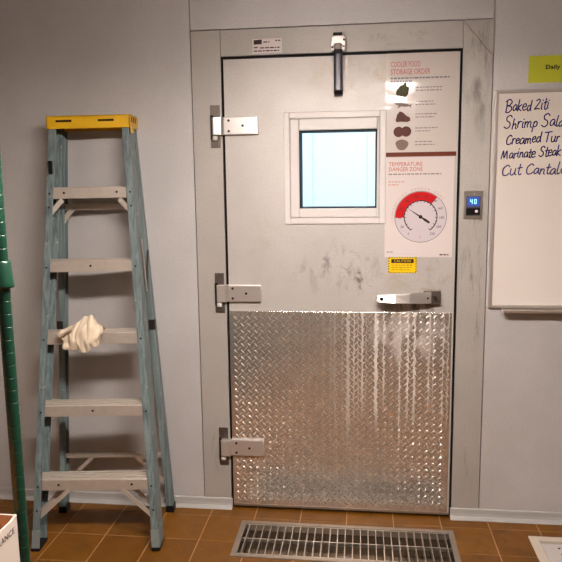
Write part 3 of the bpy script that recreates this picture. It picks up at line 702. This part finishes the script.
    cap = MB(); cap.box(-w0, w0, ya, yb, z1-0.006, z1); cap.box(-w0, w0, ya, ya+0.006, z0, z1); cap.box(-w0, w0, yb-0.006, yb, z0, z1); cap.box(-w0, -w0+0.005, ya, yb, z0, z1); cap.box(w0-0.005, w0, ya, yb, z0, z1)
    c = cap.build('top_cap', 'yellow', r)
    for sx in (-0.100, 0.075):
        MB().box(sx-0.033, sx+0.033, ya-0.0012, ya+0.003, 1.746, 1.755).build('slot', 'inkslot', c)
    for yy in (0.030, 0.060, 0.090):
        MB().box(w0-0.002, w0+0.0012, ya+yy, ya+yy+0.010, 1.742, 1.764).build('slot', 'inkslot', c)
    MB().box(w0-0.001, w0+0.003, ya+0.012, ya+0.05, 1.698, 1.735).build('hinge_ear', 'yellow', c)
    for sx in (-0.05, 0.02, 0.09): MB().cyl((sx, (ya+yb)/2, z1-0.001), (sx, (ya+yb)/2, z1+0.0008), 0.018, 18).build('tool_hole', 'inkslot', c)
ladder()

def rag():
    """cotton glove-like rag draped over the middle step"""
    r = tag(empty('rag', (-0.553, -0.300, 0.884)), 'crumpled cream cotton rag draped over the middle ladder step', 'rag')
    nu, nv = 44, 40; v = []; f = []
    def interp(t, P):
        for (a, x), (b, y) in zip(P, P[1:]):
            if t <= b: s = (t-a)/(b-a); s = s*s*(3-2*s); return x+(y-x)*s
        return P[-1][1]
    for i in range(nu+1):
        u = i/nu; x = -0.084+0.166*u
        bot = interp(u, [(0, -0.052), (0.04, -0.064), (0.30, -0.066), (0.36, -0.060), (0.42, -0.072), (0.60, -0.073), (0.70, -0.064), (0.72, -0.046), (0.92, -0.048), (1.0, -0.012)])
        top = interp(u, [(0, 0.014), (0.12, 0.022), (0.35, 0.046), (0.5, 0.070), (0.66, 0.074), (0.78, 0.058), (0.88, 0.034), (1.0, 0.026)])
        lift = 0.004+0.012*math.sin(PI*u)
        for j in range(nv+1):
            t = j/nv
            # front hang, over the hump, down onto the tread behind
            if t < 0.62: s = t/0.62; z = bot+(top-bot)*s; y = -0.010-lift*math.sin(PI*s)*0.9 + 0.030*max(0, (s-0.62)/0.38)**1.6
            else: s = (t-0.62)/0.38; a = s*PI/2; z = 0.004+(top-0.004)*math.cos(a); y = 0.020+0.038*math.sin(a)
            front = 1.0 if t < 0.62 else 1.0-s
            fold = 0.0040*math.sin(17*u+2.0*math.sin(4*t)+0.8)+0.0016*math.sin(41*u-9*t)+0.0050*math.sin(11*u-14*t+1.2)
            crease = -0.010*math.exp(-((u-0.40-0.12*(t-0.4))/0.035)**2)-0.014*math.exp(-((u-0.64+0.25*(t-0.45))/0.035)**2)*math.exp(-((t-0.40)/0.16)**2)
            y -= (fold*0.8+crease*-0.0-abs(crease)*-1.0*0.0)*front; y += -crease*front*0.9
            xx = x+0.006*math.sin(9*t+4*u)*front
            v.append((xx, min(y, 0.06), z+0.003*math.sin(21*u+9*t)*front))
    for i in range(nu):
        for j in range(nv): k = i*(nv+1)+j; f.append((k, k+1, k+nv+2, k+nv+1))
    mb = MB(); mb.add(v, f); o = mb.build('cloth', 'ragm', r, smooth=True)
    s = o.modifiers.new('thick', 'SOLIDIFY'); s.thickness = 0.003; s.offset = 0
    # loose flap to the left and a turned-back cuff
    mb = MB(); v = []; f = []; n = 14
    for i in range(n+1):
        u = i/n
        for j in range(n+1):
            t = j/n; wv = 0.5+0.5*math.sin(7*t+2)
            v.append((-0.088+0.062*u, -0.028-0.010*math.sin(PI*t)-0.005*wv*math.sin(9*u), 0.004+0.030*u+0.022*(t-0.5)*(1.1-0.4*u)))
    for i in range(n):
        for j in range(n): k = i*(n+1)+j; f.append((k, k+1, k+n+2, k+n+1))
    mb.add(v, f); o = mb.build('flap', 'ragm', r, smooth=True); s = o.modifiers.new('thick', 'SOLIDIFY'); s.thickness = 0.006; s.offset = 0
rag()

# ================================================================== GREEN WIRE SHELVING, CARTON
SX, SY = -0.107, -1.650
def shelving():
    r = tag(empty('wire_shelving_unit', (SX, SY, 0)), 'green epoxy wire shelving rack at the left edge', 'shelving')
    DX, DY = -0.45, -0.90
    prof = [(0.0125, 0.04)]; z = 0.05
    while z < 1.85:
        prof += [(0.0125, z), (0.0120, z+0.001), (0.0120, z+0.003), (0.0125, z+0.004)]; z += 0.0254
    prof.append((0.0125, 1.88)); prof = [(0.001, 0.04)]+prof+[(0.001, 1.882)]
    p0 = MB().lathe(prof, (0, 0, 0), 18).build('post', 'green', r)
    foot = MB().lathe([(0.016, 0.0), (0.018, 0.006), (0.010, 0.02), (0.006, 0.045)], (0, 0, 0), 14).build('foot', 'steel', r)
    for (a, b) in ((DX, 0), (0, DY), (DX, DY)):
        share(p0, 'post', r, (a, b, 0)); share(foot, 'foot', r, (a, b, 0))
    for zs in (0.10, 0.550, 1.300):
        for (a, b) in ((0, 0), (DX, 0), (0, DY), (DX, DY)):
            MB().lathe([(0.0126, -0.004), (0.0205, -0.004), (0.0208, 0.0), (0.0198, 0.010), (0.0165, 0.044), (0.0150, 0.048), (0.0126, 0.048)], (a, b, zs), 18).build('collar', 'green', r, smooth=True)
        rim = MB()
        for zz in (zs+0.006, zs+0.045):
            for p, q in (((0, 0), (DX, 0)), ((0, 0), (0, DY)), ((DX, 0), (DX, DY)), ((0, DY), (DX, DY))):
                rim.cyl((p[0], p[1], zz), (q[0], q[1], zz), 0.003, 8)
        rim.build('shelf_rim', 'green', r)
        tr = MB()
        for p, q, n in (((0, 0), (DX, 0), 10), ((0, 0), (0, DY), 20)):
            for i in range(n):
                a = (p[0]+(q[0]-p[0])*i/n, p[1]+(q[1]-p[1])*i/n); b = (p[0]+(q[0]-p[0])*(i+1)/n, p[1]+(q[1]-p[1])*(i+1)/n)
                tr.cyl((a[0], a[1], zs+(0.006, 0.045)[i % 2]), (b[0], b[1], zs+(0.045, 0.006)[i % 2]), 0.002, 6)
        tr.build('truss_wire', 'green', r)
        w0 = None
        for i in range(1, 36):
            y = DY*i/36
            if w0 is None: w0 = MB().cyl((0, 0, 0), (DX, 0, 0), 0.0022, 6).build('shelf_wire', 'green', r); w0.location = (0, y, zs+0.048)
            else: share(w0, 'shelf_wire', r, (0, y, zs+0.048))
shelving()
def carton():
    zb = 0.550+0.0505; r = tag(empty('carton', (SX+0.002, SY-0.019, zb)), 'open white printed carton on the green shelf', 'carton')
    Wd, L, H, t = 0.30, 0.40, 0.2385, 0.004
    # walls: right side faces the camera; the far wall has a higher corner
    MB().box(-Wd, 0, -L, 0, 0, t).build('base', 'carton', r)
    MB().prism([(-L, t), (0, t), (0, H), (-0.020, H-0.004), (-0.06, H-0.004), (-L, H-0.004)], lambda p, a: (a, p[0], p[1]), 0.0, -t).build('side', 'carton', r)
    MB().box(-Wd, -Wd+t, -L, 0, t, H).build('side', 'carton', r)
    MB().box(-Wd+t, -t, -t, 0, t, H).build('end', 'carton', r); MB().box(-Wd+t, -t, -L, -L+t, t, H).build('end', 'carton', r)
    # printing on the side: text plane is x = const
    def side_text(s, y, z, h, width):
        o = text('side_print', s, 0, 0, h, 'ink_dark', r, 0, width)
        for v in o.data.vertices: v.co = Vector((0.0004-v.co.y*0.5, y+v.co.x, z+v.co.z))
    side_text('CLEARANCE', -0.118, 0.207, 0.012, 0.104)
    for i, z in enumerate((0.195, 0.185)):
        b = MB()
        for k in range(5): b.box(0.0, 0.0006, -0.20+k*0.022, -0.183+k*0.022, z, z+0.003)
        b.build('side_print', 'ink_grey', r)
    o = empty('orange_bag', (SX+0.002-Wd/2, SY-0.019-L/2, zb+t)); tag(o, 'crumpled orange bag lying inside the white carton', 'bag')
    v = []; f = []; n = 26
    for i in range(n+1):
        for j in range(n+1):
            a, b = i/n*2-1, j/n*2-1
            e = max(0.0, 1-a**6)*max(0.0, 1-b**6)
            z = 0.002+e**0.15*(0.255+0.010*math.sin(9*a+4*b)+0.008*math.sin(13*b-5*a+1)+0.006*math.sin(23*a*b+7*a))
            v.append((a*(Wd/2-0.012), b*(L/2-0.010), z))
    for i in range(n):
        for j in range(n): k = i*(n+1)+j; f.append((k, k+1, k+n+2, k+n+1))
    m2 = MB(); m2.add(v, f); m2.box(-(Wd/2-0.013), Wd/2-0.013, -(L/2-0.011), L/2-0.011, 0.0, 0.003); m2.build('film', 'orange', o, smooth=True)
carton()
def tote():  # unseen, added only so the kick plate reflects something dark
    r = tag(empty('reflection_tote', (SX-0.225, SY-0.45, 0.1505)), 'unseen black tote added on the bottom shelf to darken the kick plate reflection', 'tote')
    mb = MB(); mb.prism([(-0.18, -0.38), (0.18, -0.38), (0.18, 0.38), (-0.18, 0.38)], lambda p, z: (p[0]*(1+0.12*z/0.34), p[1]*(1+0.06*z/0.34), z), 0.0, 0.33); mb.build('body', 'black', r, bevel=0.01)
    MB().box(-0.21, 0.21, -0.41, 0.41, 0.33, 0.352).build('lid', 'black', r, bevel=0.006)
    for y in (-0.425, 0.405): MB().box(-0.07, 0.07, y, y+0.02, 0.28, 0.335).build('clasp', 'dark', r, bevel=0.003)
tote()

# ================================================================== FLOOR DRAIN, FLOOR SINK
def drain():
    x0, x1, y0, y1 = DRAIN
    r = tag(empty('floor_drain', (0, 0, 0)), 'long stainless trench drain with barred grate in front of the door', 'floor drain')
    fr = MB(); ix0, ix1, iy0, iy1 = x0+0.024, x1-0.024, y0+0.023, y1-0.023
    for (a, b, c, d) in rects_minus(DRAIN, [(ix0, ix1, iy0, iy1)]): fr.box(a, b, c, d, -0.006, 0.004)
    fr.build('frame', simple('dull_drain_frame', lin(158, 146, 134), 0.4, 0.7, 0.3, 40), r, bevel=0.0015)
    pan = MB()
    pan.box(x0+0.004, x1-0.004, y0+0.004, y1-0.004, -0.079, -0.072)
    pan.build('pan', simple('wet_steel_pan', lin(176, 156, 134), 0.18, 0.9, 0.6, 16, 0.3, 30), r); pan = MB()
    pan.box(ix0-0.004, ix0, iy0, iy1, -0.072, -0.006); pan.box(ix1, ix1+0.004, iy0, iy1, -0.072, -0.006); pan.box(ix0-0.004, ix1+0.004, iy0-0.004, iy0, -0.072, -0.006); pan.box(ix0-0.004, ix1+0.004, iy1, iy1+0.004, -0.072, -0.006)
    pan.build('pan_wall', simple('dark_pan_wall', lin(84, 70, 58), 0.5, 0.4, 0.4, 20), r)  # pan walls coloured darker than the pan floor
    n = 27; w0 = None
    for i in range(n):
        x = ix0+(ix1-ix0)*(i+0.5)/n
        if w0 is None: w0 = MB().box(-0.002, 0.002, iy0, iy1, -0.026, 0.001).build('grate_bar', 'steel', r); w0.location = (x, 0, 0)
        else: share(w0, 'grate_bar', r, (x, 0, 0))
    for yy in (iy0+(iy1-iy0)*0.5,): MB().box(ix0, ix1, yy-0.003, yy+0.003, -0.012, 0.002).build('cross_bar', 'steel', r)
    for yy in (iy0+0.003, iy1-0.003): MB().box(ix0, ix1, yy-0.003, yy+0.003, -0.026, 0.001).build('cross_bar', 'steel', r)
    ring = MB(); R0, n2, m = 0.055, 28, 8
    v = [(0.515+(R0+0.007*math.cos(2*PI*j/m))*math.cos(2*PI*i/n2), -0.325+(R0+0.007*math.cos(2*PI*j/m))*math.sin(2*PI*i/n2), -0.060+0.007*math.sin(2*PI*j/m)) for i in range(n2) for j in range(m)]
    ring.add(v, [(i*m+j, ((i+1) % n2)*m+j, ((i+1) % n2)*m+(j+1) % m, i*m+(j+1) % m) for i in range(n2) for j in range(m)])
    ring.build('outlet_ring', 'pinmetal', r, smooth=True)
drain()
def sink():
    x0, x1, y0, y1 = SINK
    r = tag(empty('floor_sink_cover', (0, 0, 0)), 'white square floor sink cover at the lower right edge', 'floor sink')
    fr = MB()
    for (a, b, c, d) in rects_minus(SINK, [(x0+0.036, x1-0.036, y0+0.036, y1-0.036)]): fr.box(a, b, c, d, -0.02, 0.006)
    fr.build('frame', 'sinkwhite', r, bevel=0.002)
    MB().box(x0+0.002, x1-0.002, y0+0.002, y1-0.002, -0.05, -0.022).build('bowl', 'dark', r)
    MB().box(x0+0.040, x1-0.040, y0+0.040, y1-0.044, -0.022, -0.001).build('plate', 'sinkplate', r, bevel=0.002)
    for k in range(4):
        for j in range(4):
            MB().cyl((x0+0.104+k*0.04, y1-0.078-j*0.045, -0.002), (x0+0.104+k*0.04, y1-0.078-j*0.045, 0.0004), 0.005, 10).build('drain_hole', 'black', r)
sink()
